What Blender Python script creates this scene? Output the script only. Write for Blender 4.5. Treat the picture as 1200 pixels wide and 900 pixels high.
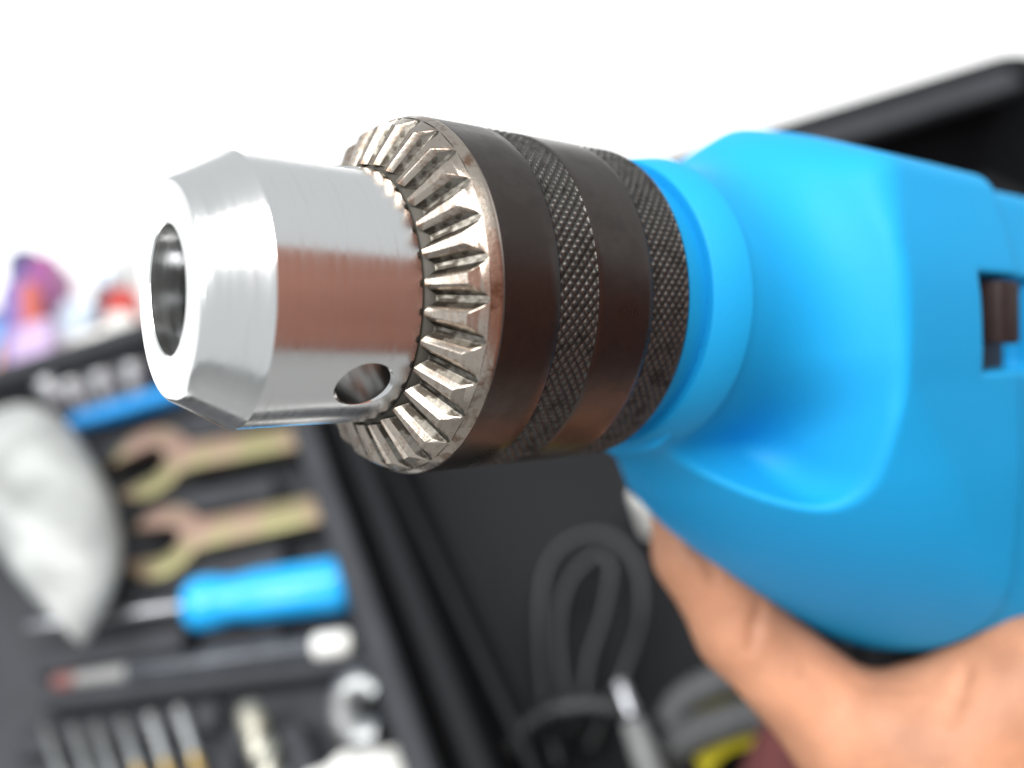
import bpy, bmesh, math, random
import numpy as np
from mathutils import Matrix, Vector

for o in list(bpy.data.objects):
    bpy.data.objects.remove(o)
S = bpy.context.scene
C = S.collection
rnd = random.Random(7)
R_ = math.radians

# ------------------------------------------------------------------ camera
PITCH, ROLL, CAM_H = R_(52), R_(17), 0.318
_X = np.array([math.cos(ROLL), -math.sin(ROLL), 0.0])
_v = np.array([-math.sin(ROLL), -math.cos(ROLL), 0.0])
_Z = math.cos(PITCH) * _v + math.sin(PITCH) * np.array([0, 0, -1.0])
_Y = np.cross(_Z, _X)
RW = np.array([_X, _Y, _Z])                   # lens axes (right, down, forward) -> world
CAM = np.array([0.0, 0.0, CAM_H])
FPX = 1000.0                                  # focal length in photo pixels (1200 wide)


def c2w(v):                                   # point in lens axes (metres) -> world
    return CAM + RW @ np.asarray(v, float)


def at(px, py, z):                            # where the sight line through a photo point meets height z
    r = RW @ np.array([(px - 600) / FPX, (py - 450) / FPX, 1.0])
    return CAM + (z - CAM_H) / r[2] * r


camd = bpy.data.cameras.new('camera')
cam = bpy.data.objects.new('camera', camd)
C.objects.link(cam)
camd.sensor_width = 36
camd.lens = FPX / 1200 * 36
camd.clip_start = 0.005
camd.clip_end = 50
camd.dof.use_dof = True
camd.dof.focus_distance = 0.094
camd.dof.aperture_fstop = 30.0 / 3.4
right, up_, back = RW @ [1, 0, 0], RW @ [0, -1, 0], RW @ [0, 0, -1]
cam.matrix_world = Matrix(((right[0], up_[0], back[0], CAM[0]), (right[1], up_[1], back[1], CAM[1]),
                           (right[2], up_[2], back[2], CAM[2]), (0, 0, 0, 1)))
S.camera = cam

# ------------------------------------------------------------------ light
w = bpy.data.worlds.new('World')
S.world = w
w.use_nodes = True
bg = w.node_tree.nodes['Background']
bg.inputs[0].default_value = (0.93, 0.97, 1.0, 1)
bg.inputs[1].default_value = 0.62


def area(name, loc, target, sx, sy, power, col):
    l = bpy.data.lights.new(name, 'AREA')
    l.shape = 'RECTANGLE'
    l.size, l.size_y, l.energy, l.color = sx, sy, power, col
    o = bpy.data.objects.new(name, l)
    C.objects.link(o)
    o.location = loc
    o.rotation_euler = (Vector(target) - Vector(loc)).to_track_quat('-Z', 'Y').to_euler()
    return o


LP = c2w((-0.036 + 0.06 * 2.0, -0.02 - 0.64 * 2.0, 0.10 - 0.80 * 2.0))
area('ceiling_light', tuple(LP), tuple(c2w((0, 0, 0.15))), 1.3, 1.1, 46, (1.0, 0.985, 0.96))
LP = c2w((-1.1, -0.60, -1.2))
area('side_fill_light', tuple(LP), tuple(c2w((0.05, 0, 0.15))), 1.4, 1.1, 34, (0.97, 0.985, 1.0))  # added soft fill from the left to brighten the drill housing
vs = S.view_settings
vs.view_transform = 'Standard'
vs.look = 'None'
vs.exposure = 0.25
vs.gamma = 1
S.cycles.use_denoising = True
S.cycles.max_bounces = 8
S.cycles.sample_clamp_indirect = 6

# ------------------------------------------------------------------ materials


def mat(name, col, rough=0.5, metal=0.0, spec=0.5, noise=None, bump=None, extra=None):
    """noise=(scale, amount) varies colour; bump=(scale, strength, stretch) adds fine relief"""
    m = bpy.data.materials.new(name)
    m.use_nodes = True
    nt = m.node_tree
    b = nt.nodes['Principled BSDF']
    b.inputs['Base Color'].default_value = (*col, 1)
    b.inputs['Roughness'].default_value = rough
    b.inputs['Metallic'].default_value = metal
    b.inputs['Specular IOR Level'].default_value = spec
    tc = nt.nodes.new('ShaderNodeTexCoord')
    if noise:
        n = nt.nodes.new('ShaderNodeTexNoise')
        n.inputs['Scale'].default_value = noise[0]
        n.inputs['Detail'].default_value = 5
        nt.links.new(tc.outputs['Object'], n.inputs['Vector'])
        r = nt.nodes.new('ShaderNodeValToRGB')
        a = noise[1]
        r.color_ramp.elements[0].position = 0.3
        r.color_ramp.elements[1].position = 0.7
        r.color_ramp.elements[0].color = (*[c * (1 - a) for c in col], 1)
        r.color_ramp.elements[1].color = (*[min(1, c * (1 + a)) for c in col], 1)
        nt.links.new(n.outputs['Fac'], r.inputs['Fac'])
        nt.links.new(r.outputs['Color'], b.inputs['Base Color'])
    if bump:
        n = nt.nodes.new('ShaderNodeTexNoise')
        n.inputs['Scale'].default_value = bump[0]
        n.inputs['Detail'].default_value = 4
        mp = nt.nodes.new('ShaderNodeMapping')
        mp.inputs['Scale'].default_value = bump[2] if len(bump) > 2 else (1, 1, 1)
        nt.links.new(tc.outputs['Object'], mp.inputs['Vector'])
        nt.links.new(mp.outputs['Vector'], n.inputs['Vector'])
        bm_ = nt.nodes.new('ShaderNodeBump')
        bm_.inputs['Strength'].default_value = bump[1]
        bm_.inputs['Distance'].default_value = bump[3] if len(bump) > 3 else 0.0002
        nt.links.new(n.outputs['Fac'], bm_.inputs['Height'])
        nt.links.new(bm_.outputs['Normal'], b.inputs['Normal'])
    if extra:
        for k, v in extra.items():
            b.inputs[k].default_value = v
    return m


def worn_metal(name, col, dirt, rough, scale, amount, streak=(1, 1, 1), bump=0.0, wear=0.0):
    """metal whose roughness and colour wander with stains"""
    m = mat(name, col, rough, 1.0)
    nt = m.node_tree
    b = nt.nodes['Principled BSDF']
    tc = nt.nodes.new('ShaderNodeTexCoord')
    mp = nt.nodes.new('ShaderNodeMapping')
    mp.inputs['Scale'].default_value = streak
    nt.links.new(tc.outputs['Object'], mp.inputs['Vector'])
    n = nt.nodes.new('ShaderNodeTexNoise')
    n.inputs['Scale'].default_value = scale
    n.inputs['Detail'].default_value = 6
    n.inputs['Roughness'].default_value = 0.65
    nt.links.new(mp.outputs['Vector'], n.inputs['Vector'])
    r = nt.nodes.new('ShaderNodeValToRGB')
    r.color_ramp.elements[0].position = amount
    r.color_ramp.elements[1].position = min(1, amount + 0.14)
    r.color_ramp.elements[0].color = (*dirt, 1)
    r.color_ramp.elements[1].color = (*col, 1)
    nt.links.new(n.outputs['Fac'], r.inputs['Fac'])
    nt.links.new(r.outputs['Color'], b.inputs['Base Color'])
    mr = nt.nodes.new('ShaderNodeMapRange')
    mr.inputs['From Min'].default_value = 0.3
    mr.inputs['From Max'].default_value = 0.7
    mr.inputs['To Min'].default_value = rough * 1.35
    mr.inputs['To Max'].default_value = rough * 0.75
    nt.links.new(n.outputs['Fac'], mr.inputs['Value'])
    nt.links.new(mr.outputs['Result'], b.inputs['Roughness'])
    if wear:
        n3 = nt.nodes.new('ShaderNodeTexNoise')
        n3.inputs['Scale'].default_value = 330
        n3.inputs['Detail'].default_value = 2
        mp3 = nt.nodes.new('ShaderNodeMapping')
        mp3.inputs['Rotation'].default_value = (0.4, 0.3, 0.9)
        mp3.inputs['Scale'].default_value = (1, 0.35, 0.6)
        nt.links.new(tc.outputs['Object'], mp3.inputs['Vector'])
        nt.links.new(mp3.outputs['Vector'], n3.inputs['Vector'])
        r3 = nt.nodes.new('ShaderNodeValToRGB')
        r3.color_ramp.elements[0].position = wear
        r3.color_ramp.elements[1].position = wear + 0.03
        nt.links.new(n3.outputs['Fac'], r3.inputs['Fac'])
        mx = nt.nodes.new('ShaderNodeMix')
        mx.data_type = 'RGBA'
        nt.links.new(r3.outputs['Color'], mx.inputs[0])
        nt.links.new(r.outputs['Color'], mx.inputs[6])
        mx.inputs[7].default_value = (0.34, 0.30, 0.27, 1)
        nt.links.new(mx.outputs[2], b.inputs['Base Color'])
    if bump:
        n2 = nt.nodes.new('ShaderNodeTexNoise')
        n2.inputs['Scale'].default_value = scale * 4
        n2.inputs['Detail'].default_value = 3
        nt.links.new(mp.outputs['Vector'], n2.inputs['Vector'])
        bb = nt.nodes.new('ShaderNodeBump')
        bb.inputs['Strength'].default_value = bump
        bb.inputs['Distance'].default_value = 0.0001
        nt.links.new(n2.outputs['Fac'], bb.inputs['Height'])
        nt.links.new(bb.outputs['Normal'], b.inputs['Normal'])
    return m


M = {}
M['table'] = mat('white_laminate', (0.86, 0.86, 0.85), 0.45, noise=(6, 0.03))
M['steel'] = worn_metal('turned_steel', (0.80, 0.80, 0.79), (0.74, 0.73, 0.72), 0.19, 60, 0.30, (24, 1, 1), 0.06)
M['steel_bore'] = worn_metal('bore_steel', (0.6, 0.61, 0.63), (0.3, 0.3, 0.32), 0.25, 80, 0.35, (4, 1, 1))
M['gear'] = worn_metal('gear_steel', (0.43, 0.375, 0.32), (0.20, 0.13, 0.09), 0.26, 420, 0.38, (1, 1, 1), 0.25)
M['oxide'] = worn_metal('black_oxide', (0.098, 0.084, 0.077), (0.075, 0.064, 0.059), 0.31, 90, 0.4, (1, 1, 1), 0.05, 0.735)
M['knurl'] = worn_metal('knurled_oxide', (0.10, 0.096, 0.09), (0.05, 0.046, 0.042), 0.44, 500, 0.38)
M['groove'] = worn_metal('darkened_groove_steel', (0.19, 0.175, 0.15), (0.045, 0.038, 0.030), 0.36, 500, 0.44, (1, 1, 1), 0.2)  # gear steel darkened for the valleys: dark reflections put into the colour
M['dark_recess'] = mat('dark_recess_surface', (0.05, 0.045, 0.035), 0.6, 0.3)  # plain dark colour for the gap floor and bore end
M['blue'] = mat('blue_plastic', (0.008, 0.285, 0.59), 0.55, spec=0.22, noise=(40, 0.03), bump=(2400, 0.35, (1, 1, 1), 0.00015))
M['black'] = mat('black_plastic', (0.022, 0.023, 0.026), 0.5, bump=(1800, 0.1))
M['knob'] = mat('dark_brown_plastic', (0.022, 0.012, 0.011), 0.5, spec=0.25, noise=(300, 0.2))
M['brass'] = mat('brass_detent', (0.5, 0.4, 0.15), 0.3, 1.0)
M['case'] = mat('case_plastic', (0.0075, 0.008, 0.0095), 0.6, spec=0.16, bump=(900, 0.25, (1, 1, 1), 0.0003))
M['tray'] = mat('case_plastic_lit', (0.036, 0.038, 0.043), 0.62, spec=0.22, noise=(50, 0.15), bump=(900, 0.25, (1, 1, 1), 0.0003))  # case plastic again, paler: sky sheen of upward faces put into the colour
M['zinc'] = worn_metal('yellow_zinc', (0.29, 0.27, 0.145), (0.35, 0.245, 0.20), 0.6, 28, 0.46)
M['driver'] = mat('blue_handle', (0.01, 0.36, 0.78), 0.2, spec=0.6)
M['rail'] = mat('blue_rail', (0.01, 0.22, 0.55), 0.4, noise=(30, 0.1))
M['chrome'] = worn_metal('chrome', (0.46, 0.46, 0.48), (0.32, 0.32, 0.33), 0.3, 50, 0.4)
M['bitsteel'] = worn_metal('bit_steel', (0.42, 0.43, 0.43), (0.25, 0.25, 0.25), 0.45, 90, 0.4)
M['tan'] = worn_metal('tan_coating', (0.55, 0.40, 0.16), (0.38, 0.28, 0.14), 0.45, 90, 0.4)
M['khaki'] = worn_metal('khaki_metal', (0.50, 0.49, 0.42), (0.36, 0.34, 0.28), 0.5, 60, 0.4)
M['red'] = mat('red_plastic', (0.16, 0.06, 0.055), 0.4, noise=(60, 0.1))
M['white'] = mat('white_plastic', (0.78, 0.77, 0.73), 0.45, noise=(80, 0.05))
M['smoke'] = mat('smoky_plastic', (0.05, 0.055, 0.065), 0.25, noise=(120, 0.4))
M['film'] = mat('plastic_film', (0.34, 0.35, 0.34), 0.35, noise=(60, 0.2), bump=(70, 0.5, (1, 1, 1), 0.004),
                extra={'Subsurface Weight': 0.2, 'Subsurface Radius': (0.01, 0.01, 0.01)})
M['rubber'] = mat('black_rubber', (0.012, 0.0125, 0.014), 0.45, bump=(600, 0.1))
M['braid'] = mat('grey_braid', (0.10, 0.10, 0.10), 0.65, noise=(400, 0.3), bump=(700, 0.8, (1, 1, 1), 0.0006))
M['yellow'] = mat('yellow_plastic', (0.62, 0.52, 0.01), 0.4, noise=(60, 0.1))
M['maroon'] = mat('maroon_cloth', (0.165, 0.055, 0.052), 0.85, spec=0.2, noise=(90, 0.15), bump=(1500, 0.4, (1, 1, 1), 0.0004))
M['shirt'] = mat('brown_shirt_cloth', (0.40, 0.185, 0.135), 0.9, spec=0.15, noise=(25, 0.12), bump=(900, 0.3))
M['purple'] = mat('purple_plastic', (0.17, 0.12, 0.33), 0.5, noise=(20, 0.1))
M['magenta'] = mat('magenta_card', (0.25, 0.06, 0.19), 0.5, noise=(20, 0.2))
M['orange'] = mat('orange_plastic', (0.48, 0.11, 0.08), 0.5, noise=(20, 0.1))
M['navy'] = mat('navy_plastic', (0.06, 0.06, 0.15), 0.45, noise=(20, 0.1))
M['paleblue'] = mat('pale_blue_card', (0.45, 0.53, 0.62), 0.6, noise=(20, 0.06))
M['lilac'] = mat('lilac_film', (0.45, 0.34, 0.52), 0.4, noise=(30, 0.1))
M['sky'] = mat('sky_blue_card', (0.12, 0.36, 0.68), 0.5, noise=(20, 0.08))
M['peach'] = mat('peach_plastic', (0.52, 0.27, 0.15), 0.5, noise=(20, 0.08))
M['charcoal'] = mat('charcoal_plastic', (0.06, 0.06, 0.075), 0.4, noise=(20, 0.1))
M['grey'] = mat('grey_plastic', (0.22, 0.22, 0.215), 0.45, noise=(60, 0.08))
M['scarlet'] = mat('scarlet_plastic', (0.45, 0.05, 0.04), 0.4, noise=(20, 0.1))

# skin: blotchy tone plus fine creases
M['skin'] = mat('skin', (0.47, 0.225, 0.13), 0.5, spec=0.3, noise=(75, 0.22), bump=(520, 0.35, (1, 1, 1), 0.0005),
                extra={'Subsurface Weight': 0.18, 'Subsurface Radius': (0.004, 0.0016, 0.0008), 'Subsurface Scale': 1.0})

# ------------------------------------------------------------------ helpers


def link(name, me, m=None, parent=None, smooth=None):
    me.name = name
    if m:
        me.materials.append(m)
    if smooth is not None:
        me.polygons.foreach_set('use_smooth', [True] * len(me.polygons))
        if smooth < 179:
            me.set_sharp_from_angle(angle=R_(smooth))
    o = bpy.data.objects.new(name, me)
    C.objects.link(o)
    if parent:
        o.parent = parent
    return o


def mesh_of(verts, faces):
    me = bpy.data.meshes.new('m')
    me.from_pydata([tuple(map(float, v)) for v in verts], [], [tuple(int(i) for i in f) for f in faces])
    me.update()
    return me


def tag(o, label, cat, group=None, kind=None):
    o['label'] = label
    o['category'] = cat
    if group:
        o['group'] = group
    if kind:
        o['kind'] = kind
    return o


def empty(name, mw, label, cat, group=None):
    o = bpy.data.objects.new(name, None)
    C.objects.link(o)
    o.empty_display_size = 0.01
    o.matrix_world = mw
    return tag(o, label, cat, group)


def frame(p, q, z=None):
    """matrix at p, x towards q, z as near up as it goes"""
    p, q = Vector(p), Vector(q)
    x = (q - p).normalized()
    u = Vector((0, 0, 1))
    y = u.cross(x).normalized()
    zz = x.cross(y)
    return Matrix(((x.x, y.x, zz.x, p.x), (x.y, y.y, zz.y, p.y), (x.z, y.z, zz.z, p.z), (0, 0, 0, 1)))


def lathe(prof, n=64, axis='x', closed=False, k=1.0, caps=True):
    """prof: list of (along, radius)"""
    vs_, fs = [], []
    m = len(prof)
    for a, r in prof:
        for i in range(n):
            th = 2 * math.pi * i / n
            c, s = math.cos(th), math.sin(th)
            vs_.append((a * k, r * c * k, r * s * k) if axis == 'x' else (r * c * k, r * s * k, a * k))
    for j in range(m - 1 if not closed else m):
        j2 = (j + 1) % m
        for i in range(n):
            i2 = (i + 1) % n
            f = (j * n + i, j * n + i2, j2 * n + i2, j2 * n + i)
            fs.append(f[::-1] if axis == 'x' else f)
    if not closed and caps:
        if prof[0][1] > 0:
            fs.append(tuple(range(n)) if axis == 'x' else tuple(range(n))[::-1])
        if prof[-1][1] > 0:
            b = (m - 1) * n
            fs.append(tuple(range(b, b + n))[::-1] if axis == 'x' else tuple(range(b, b + n)))
    me = mesh_of(vs_, fs)
    bm = bmesh.new()
    bm.from_mesh(me)
    bmesh.ops.recalc_face_normals(bm, faces=bm.faces)
    bm.to_mesh(me)
    bm.free()
    return me


def box(sx, sy, sz, bev=0.001, cx=0, cy=0, cz=0, seg=2, taper=1.0):
    bm = bmesh.new()
    bmesh.ops.create_cube(bm, size=1)
    for v in bm.verts:
        t = taper if v.co.z > 0 else 1
        v.co = Vector((v.co.x * sx * t + cx, v.co.y * sy * t + cy, v.co.z * sz + cz))
    if bev:
        bmesh.ops.bevel(bm, geom=bm.edges[:], offset=bev, segments=seg, affect='EDGES', profile=0.6)
    me = bpy.data.meshes.new('m')
    bm.to_mesh(me)
    bm.free()
    return me


def catmull(pts, sub=8):
    P = [np.array(p, float) for p in pts]
    P = [2 * P[0] - P[1]] + P + [2 * P[-1] - P[-2]]
    out = []
    for i in range(1, len(P) - 2):
        for k in range(sub):
            t = k / sub
            a, b, c, d = P[i - 1], P[i], P[i + 1], P[i + 2]
            out.append(0.5 * ((2 * b) + (c - a) * t + (2 * a - 5 * b + 4 * c - d) * t * t + (3 * b - a - 3 * c + d) * t ** 3))
    out.append(P[-2])
    return np.array(out)


def tube(path, rad, n=14, ripple=0.0, rp=0.003):
    path = np.array(path)
    L = np.r_[0, np.cumsum(np.linalg.norm(np.diff(path, axis=0), axis=1))]
    T = np.gradient(path, axis=0)
    T /= np.linalg.norm(T, axis=1)[:, None] + 1e-12
    ref = np.array([0, 0, 1.0])
    vs_, fs = [], []
    nrm = np.cross(T[0], ref)
    if np.linalg.norm(nrm) < 1e-3:
        nrm = np.cross(T[0], [1, 0, 0])
    nrm /= np.linalg.norm(nrm)
    for i, (p, t) in enumerate(zip(path, T)):
        nrm = nrm - t * (nrm @ t)
        nrm /= np.linalg.norm(nrm)
        b = np.cross(t, nrm)
        r = (rad[i] if hasattr(rad, '__len__') else rad) * (1 + ripple * math.sin(2 * math.pi * L[i] / rp))
        for k in range(n):
            a = 2 * math.pi * k / n
            vs_.append(p + r * (math.cos(a) * nrm + math.sin(a) * b))
    m = len(path)
    for j in range(m - 1):
        for k in range(n):
            k2 = (k + 1) % n
            fs.append((j * n + k, j * n + k2, (j + 1) * n + k2, (j + 1) * n + k))
    fs.append(tuple(range(n))[::-1])
    fs.append(tuple(range((m - 1) * n, m * n)))
    return mesh_of(vs_, fs)


def prism(poly, z0, z1, bev=0.0):
    bm = bmesh.new()
    lo = [bm.verts.new((x, y, z0)) for x, y in poly]
    f = bm.faces.new(lo)
    r = bmesh.ops.extrude_face_region(bm, geom=[f])
    for v in [g for g in r['geom'] if isinstance(g, bmesh.types.BMVert)]:
        v.co.z = z1
    bmesh.ops.recalc_face_normals(bm, faces=bm.faces)
    if bev:
        ed = [e for e in bm.edges if len(e.link_faces) == 2 and e.calc_face_angle(0) > 0.9 and abs(e.verts[0].co.z - e.verts[1].co.z) < 1e-6]
        bmesh.ops.bevel(bm, geom=ed, offset=bev, segments=2, affect='EDGES', profile=0.6)
    me = bpy.data.meshes.new('m')
    bm.to_mesh(me)
    bm.free()
    return me


def nets(f, lo, hi, h, newton=2):
    """surface of f=0 (negative inside) as a quad mesh; naive surface nets on a grid"""
    ax = [np.arange(a, b + h, h) for a, b in zip(lo, hi)]
    G = np.meshgrid(*ax, indexing='ij')
    V = f(*G)
    ins = V < 0
    nx, ny, nz = V.shape
    acc = np.zeros((nx - 1, ny - 1, nz - 1, 3))
    cnt = np.zeros((nx - 1, ny - 1, nz - 1))
    corners = [(i, j, k) for i in (0, 1) for j in (0, 1) for k in (0, 1)]
    sl = lambda c: V[c[0]:nx - 1 + c[0], c[1]:ny - 1 + c[1], c[2]:nz - 1 + c[2]]
    for a in corners:
        for d in range(3):
            if a[d]:
                continue
            b = list(a)
            b[d] = 1
            va, vb = sl(a), sl(b)
            m = (va < 0) != (vb < 0)
            t = np.where(m, va / np.where(va == vb, 1, va - vb), 0)
            for q in range(3):
                acc[..., q] += np.where(m, a[q] + (t if q == d else 0), 0)
            cnt += m
    has = cnt > 0
    idx = -np.ones(has.shape, int)
    idx[has] = np.arange(has.sum())
    base = np.argwhere(has)
    P = (acc[has] / cnt[has][:, None] + base) * h + np.array(lo)
    F = []
    for d in range(3):
        o1, o2 = [(1, 2), (2, 0), (0, 1)][d]
        A = ins
        sA = [slice(1, -1)] * 3
        sA[d] = slice(0, -1)
        sB = list(sA)
        sB[d] = slice(1, None)
        a, b = A[tuple(sA)], A[tuple(sB)]
        for flip in (0, 1):
            m = (a & ~b) if not flip else (~a & b)
            ii = np.argwhere(m)
            if not len(ii):
                continue
            off = np.ones(3, int)
            off[d] = 0
            ii = ii + off
            e1 = np.zeros(3, int)
            e1[o1] = 1
            e2 = np.zeros(3, int)
            e2[o2] = 1
            g = lambda q: idx[q[:, 0], q[:, 1], q[:, 2]]
            quad = np.stack([g(ii - e1 - e2), g(ii - e2), g(ii), g(ii - e1)], 1)
            F.append(quad if not flip else quad[:, ::-1])
    F = np.concatenate(F)
    for _ in range(newton):
        e = h * 0.2
        x, y, z = P.T
        v = f(x, y, z)
        g = np.stack([f(x + e, y, z) - f(x - e, y, z), f(x, y + e, z) - f(x, y - e, z), f(x, y, z + e) - f(x, y, z - e)], 1) / (2 * e)
        st = v / np.maximum((g * g).sum(1), 0.2)
        P = P - np.clip(st, -h * .5, h * .5)[:, None] * g
    return P, F


def smin(a, b, k):
    h_ = np.maximum(k - np.abs(a - b), 0) / k
    return np.minimum(a, b) - h_ * h_ * k * 0.25


def smax(a, b, k):
    return -smin(-a, -b, k)


MM = 0.001

# ------------------------------------------------------------------ setting: white table
t_ = mesh_of([(-3, -.04, 0), (.62, -.04, 0), (.62, 5, 0), (-3, 5, 0), (-3, -.04, -.03), (.62, -.04, -.03), (.62, 5, -.03), (-3, 5, -.03)],
             [(0, 1, 2, 3), (7, 6, 5, 4), (0, 4, 5, 1), (1, 5, 6, 2), (2, 6, 7, 3), (3, 7, 4, 0)])
tb = link('tabletop', t_, M['table'])
TZ = -0.062
tb.location.z = TZ
tb['kind'] = 'structure'
fl_ = mesh_of([(-8, -6, 0), (8, -6, 0), (8, 9, 0), (-8, 9, 0)], [(0, 1, 2, 3)])
fo = link('floor', fl_, mat('grey_floor', (0.34, 0.34, 0.335), 0.5, noise=(3, 0.1)))
fo.location.z = -0.82
fo['kind'] = 'structure'

# ------------------------------------------------------------------ the drill
# axis direction, up and near side of the drill in lens axes; nose tip position in mm
d_ = np.array([0.7990834403338409, -0.03245363247200393, 0.60034358256219])
u_ = np.array([-0.025946827982828817, -0.9994732421327608, -0.019493598391713104])
s_ = np.array([0.6006599849347902, 0.0, -0.7995045856642335])
P_ = np.array([-35.594203271953816, -9.670245345856939, 87.94754451909428])
_w = [RW @ a for a in (d_, u_, s_)]
_o = c2w(P_ * MM)
DM = Matrix(((_w[0][0], _w[1][0], _w[2][0], _o[0]), (_w[0][1], _w[1][1], _w[2][1], _o[1]),
             (_w[0][2], _w[1][2], _w[2][2], _o[2]), (0, 0, 0, 1)))


def dl(px, py, s):
    """drill coordinates (t, u, s) in mm of a photo point taken at side distance s"""
    ray = np.array([(px - 600) / FPX, (py - 450) / FPX, 1.0])
    z = (s + P_ @ s_) / (ray @ s_)
    X = z * ray - P_
    return np.array([X @ d_, X @ u_, s])


drill = empty('power_drill', DM, 'bright blue power drill with bare steel keyed chuck held over the case', 'drill')


def L(prof, n=160, closed=False):
    return lathe(prof, n, 'x', closed, MM)


# chuck body: nose cone, bore and key holes
rb = 6.75
prof = [(20.0, rb), (10, rb), (3, rb), (0.15, rb), (0.03, rb + 0.12), (0.0, rb + 0.16), (0.0, 11.2), (0.12, 11.42), (0.3, 11.6)]
prof += [(0.3 + (5.35 - 0.3) * k / 6, 11.6 + (14.45 - 11.6) * k / 6) for k in range(1, 7)]
prof += [(5.75, 14.75), (5.95, 14.84)]
prof += [(x, 14.84) for x in np.linspace(7, 21.3, 16)]
prof += [(21.7, 14.84), (21.7, 14.1), (30, 14.1), (30, rb)]
body = link('chuck_body', L(prof, 192, True), M['steel'], drill, 30)
cutters = []
for k in range(3):
    a = R_(135 + 120 * k)
    cm = lathe([(8.5, 2.95), (14.0, 3.0), (14.45, 3.05), (15.2, 3.75), (17, 4.0)], 48, 'z', False, MM)
    co = link('cutter', cm)
    # cutter axis along the outward radius at angle a (from up towards the near side)
    x = Vector((1, 0, 0))
    zr = Vector((0, math.cos(a), math.sin(a)))
    y = zr.cross(x)
    co.matrix_world = Matrix(((x.x, y.x, zr.x, 16.9 * MM), (x.y, y.y, zr.y, 0), (x.z, y.z, zr.z, 0), (0, 0, 0, 1)))
    cutters.append(co)
body.parent = None
for co in cutters:
    md = body.modifiers.new('b', 'BOOLEAN')
    md.operation = 'DIFFERENCE'
    md.solver = 'EXACT'
    md.object = co
dg = bpy.context.evaluated_depsgraph_get()
nm = bpy.data.meshes.new_from_object(body.evaluated_get(dg))
body.modifiers.clear()
body.data = nm
nm.name = 'chuck_body'
nm.polygons.foreach_set('use_smooth', [True] * len(nm.polygons))
nm.set_sharp_from_angle(angle=R_(20))
for co in cutters:
    bpy.data.objects.remove(co)
body.parent = drill
link('bore_end', lathe([(15.0, 6.7), (17.5, 4.0), (18.0, 0.0)], 96, 'x', False, MM, False), M['dark_recess'], body, 40)
for k in range(3):                            # jaws, retracted, deep in the bore
    a = R_(100 + 120 * k)
    jm = bpy.data.meshes.new('jaw')
    bm = bmesh.new()
    sec = [(-2.2, 6.6), (2.2, 6.6), (2.0, 5.2), (0.5, 3.6), (-0.5, 3.6), (-2.0, 5.2)]
    lo_ = [bm.verts.new((5.0 * MM + (6.6 - y) * 0.3 * MM, x * MM, y * MM)) for x, y in sec]
    hi_ = [bm.verts.new((18 * MM, x * MM, y * MM)) for x, y in sec]
    bm.faces.new(lo_)
    bm.faces.new(hi_[::-1])
    for i in range(6):
        bm.faces.new((lo_[i], lo_[(i + 1) % 6], hi_[(i + 1) % 6], hi_[i]))
    bmesh.ops.recalc_face_normals(bm, faces=bm.faces)
    bm.to_mesh(jm)
    bm.free()
    j = link('jaw', jm, M['steel_bore'], body)
    j.rotation_euler = (a, 0, 0)

# dark-coloured gap between the body and the toothed ring
link('groove_floor', L([(21.75, 14.2), (21.9, 14.5), (22.25, 15.1), (23.2, 15.5), (24.6, 15.6)], 160), M['dark_recess'], drill, 40)

# toothed ring: 30 teeth
NT = 30
ring = link('toothed_ring', L([(25.6, 15.0), (26.4, 20.9), (25.97, 21.06), (26.95, 21.45), (27.15, 21.5), (27.3, 21.5), (28.5, 15.0)], 240, True), M['gear'], drill, 25)
land = lambda r: 21.9 + (r - 15.8) * (2.1 / 4.4) if r <= 20.0 else 23.9 + (r - 20.0) * (2.08 / 1.06)
floor_ = lambda r: 23.2 + (r - 15.8) * (2.78 / 5.25)
HP = math.pi / NT
rs_ = [15.35, 16.0, 17, 18, 19, 19.6, 19.9, 20.0, 20.1, 20.25, 20.35, 20.45, 20.55, 20.65, 20.75, 20.85, 20.95, 21.06]
tv, tf = [], []
for r in rs_:
    dep = max(floor_(r) - land(r), 0)
    wf = 0.34 if dep > 0.34 * 0 else 0
    wf = min(0.34, dep * 1.2)
    wg = min(wf + dep / 1.35, HP * r - 0.34)
    row = []
    for side in (-1, 1):
        pts = [(HP, land(r) + dep), (HP - wf / r, land(r) + dep), (HP - (wf + 0.12 * (wg - wf)) / r, land(r) + dep * 0.93),
               (HP - (wf + 0.55 * (wg - wf)) / r, land(r) + dep * 0.46), (HP - wg / r, land(r) + min(0.06, dep * .1)), (HP - (wg + 0.09) / r, land(r))]
        row += [(side * a, t) for a, t in (pts if side < 0 else pts[::-1])]
    for a, t in row:
        tv.append((t * MM, r * math.cos(a) * MM, r * math.sin(a) * MM))
nc = len(row)
for i in range(len(rs_) - 1):
    for k in range(nc - 1):
        tf.append((i * nc + k, i * nc + k + 1, (i + 1) * nc + k + 1, (i + 1) * nc + k))
b0 = len(tv)
for k in range(nc):                           # inner wall of the tooth
    a = math.atan2(tv[k][2], tv[k][1])
    tv.append((25.7 * MM, 15.35 * math.cos(a) * MM, 15.35 * math.sin(a) * MM))
for k in range(nc - 1):
    tf.append((k + 1, k, b0 + k, b0 + k + 1))
tm = mesh_of(tv, tf)
tm.materials.append(M['gear'])
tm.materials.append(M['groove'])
bm = bmesh.new()
bm.from_mesh(tm)
bmesh.ops.recalc_face_normals(bm, faces=bm.faces)
bm.faces.ensure_lookup_table()
if bm.faces[3].normal.x > 0:
    bmesh.ops.reverse_faces(bm, faces=bm.faces)
bm.to_mesh(tm)
bm.free()
for i in range(len(rs_) - 1):                 # darker steel on valley flanks and floor, dark reflections painted in
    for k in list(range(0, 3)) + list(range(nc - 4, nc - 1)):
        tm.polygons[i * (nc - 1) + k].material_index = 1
tooth = link('gear_tooth', tm, None, ring, 28)
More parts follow.
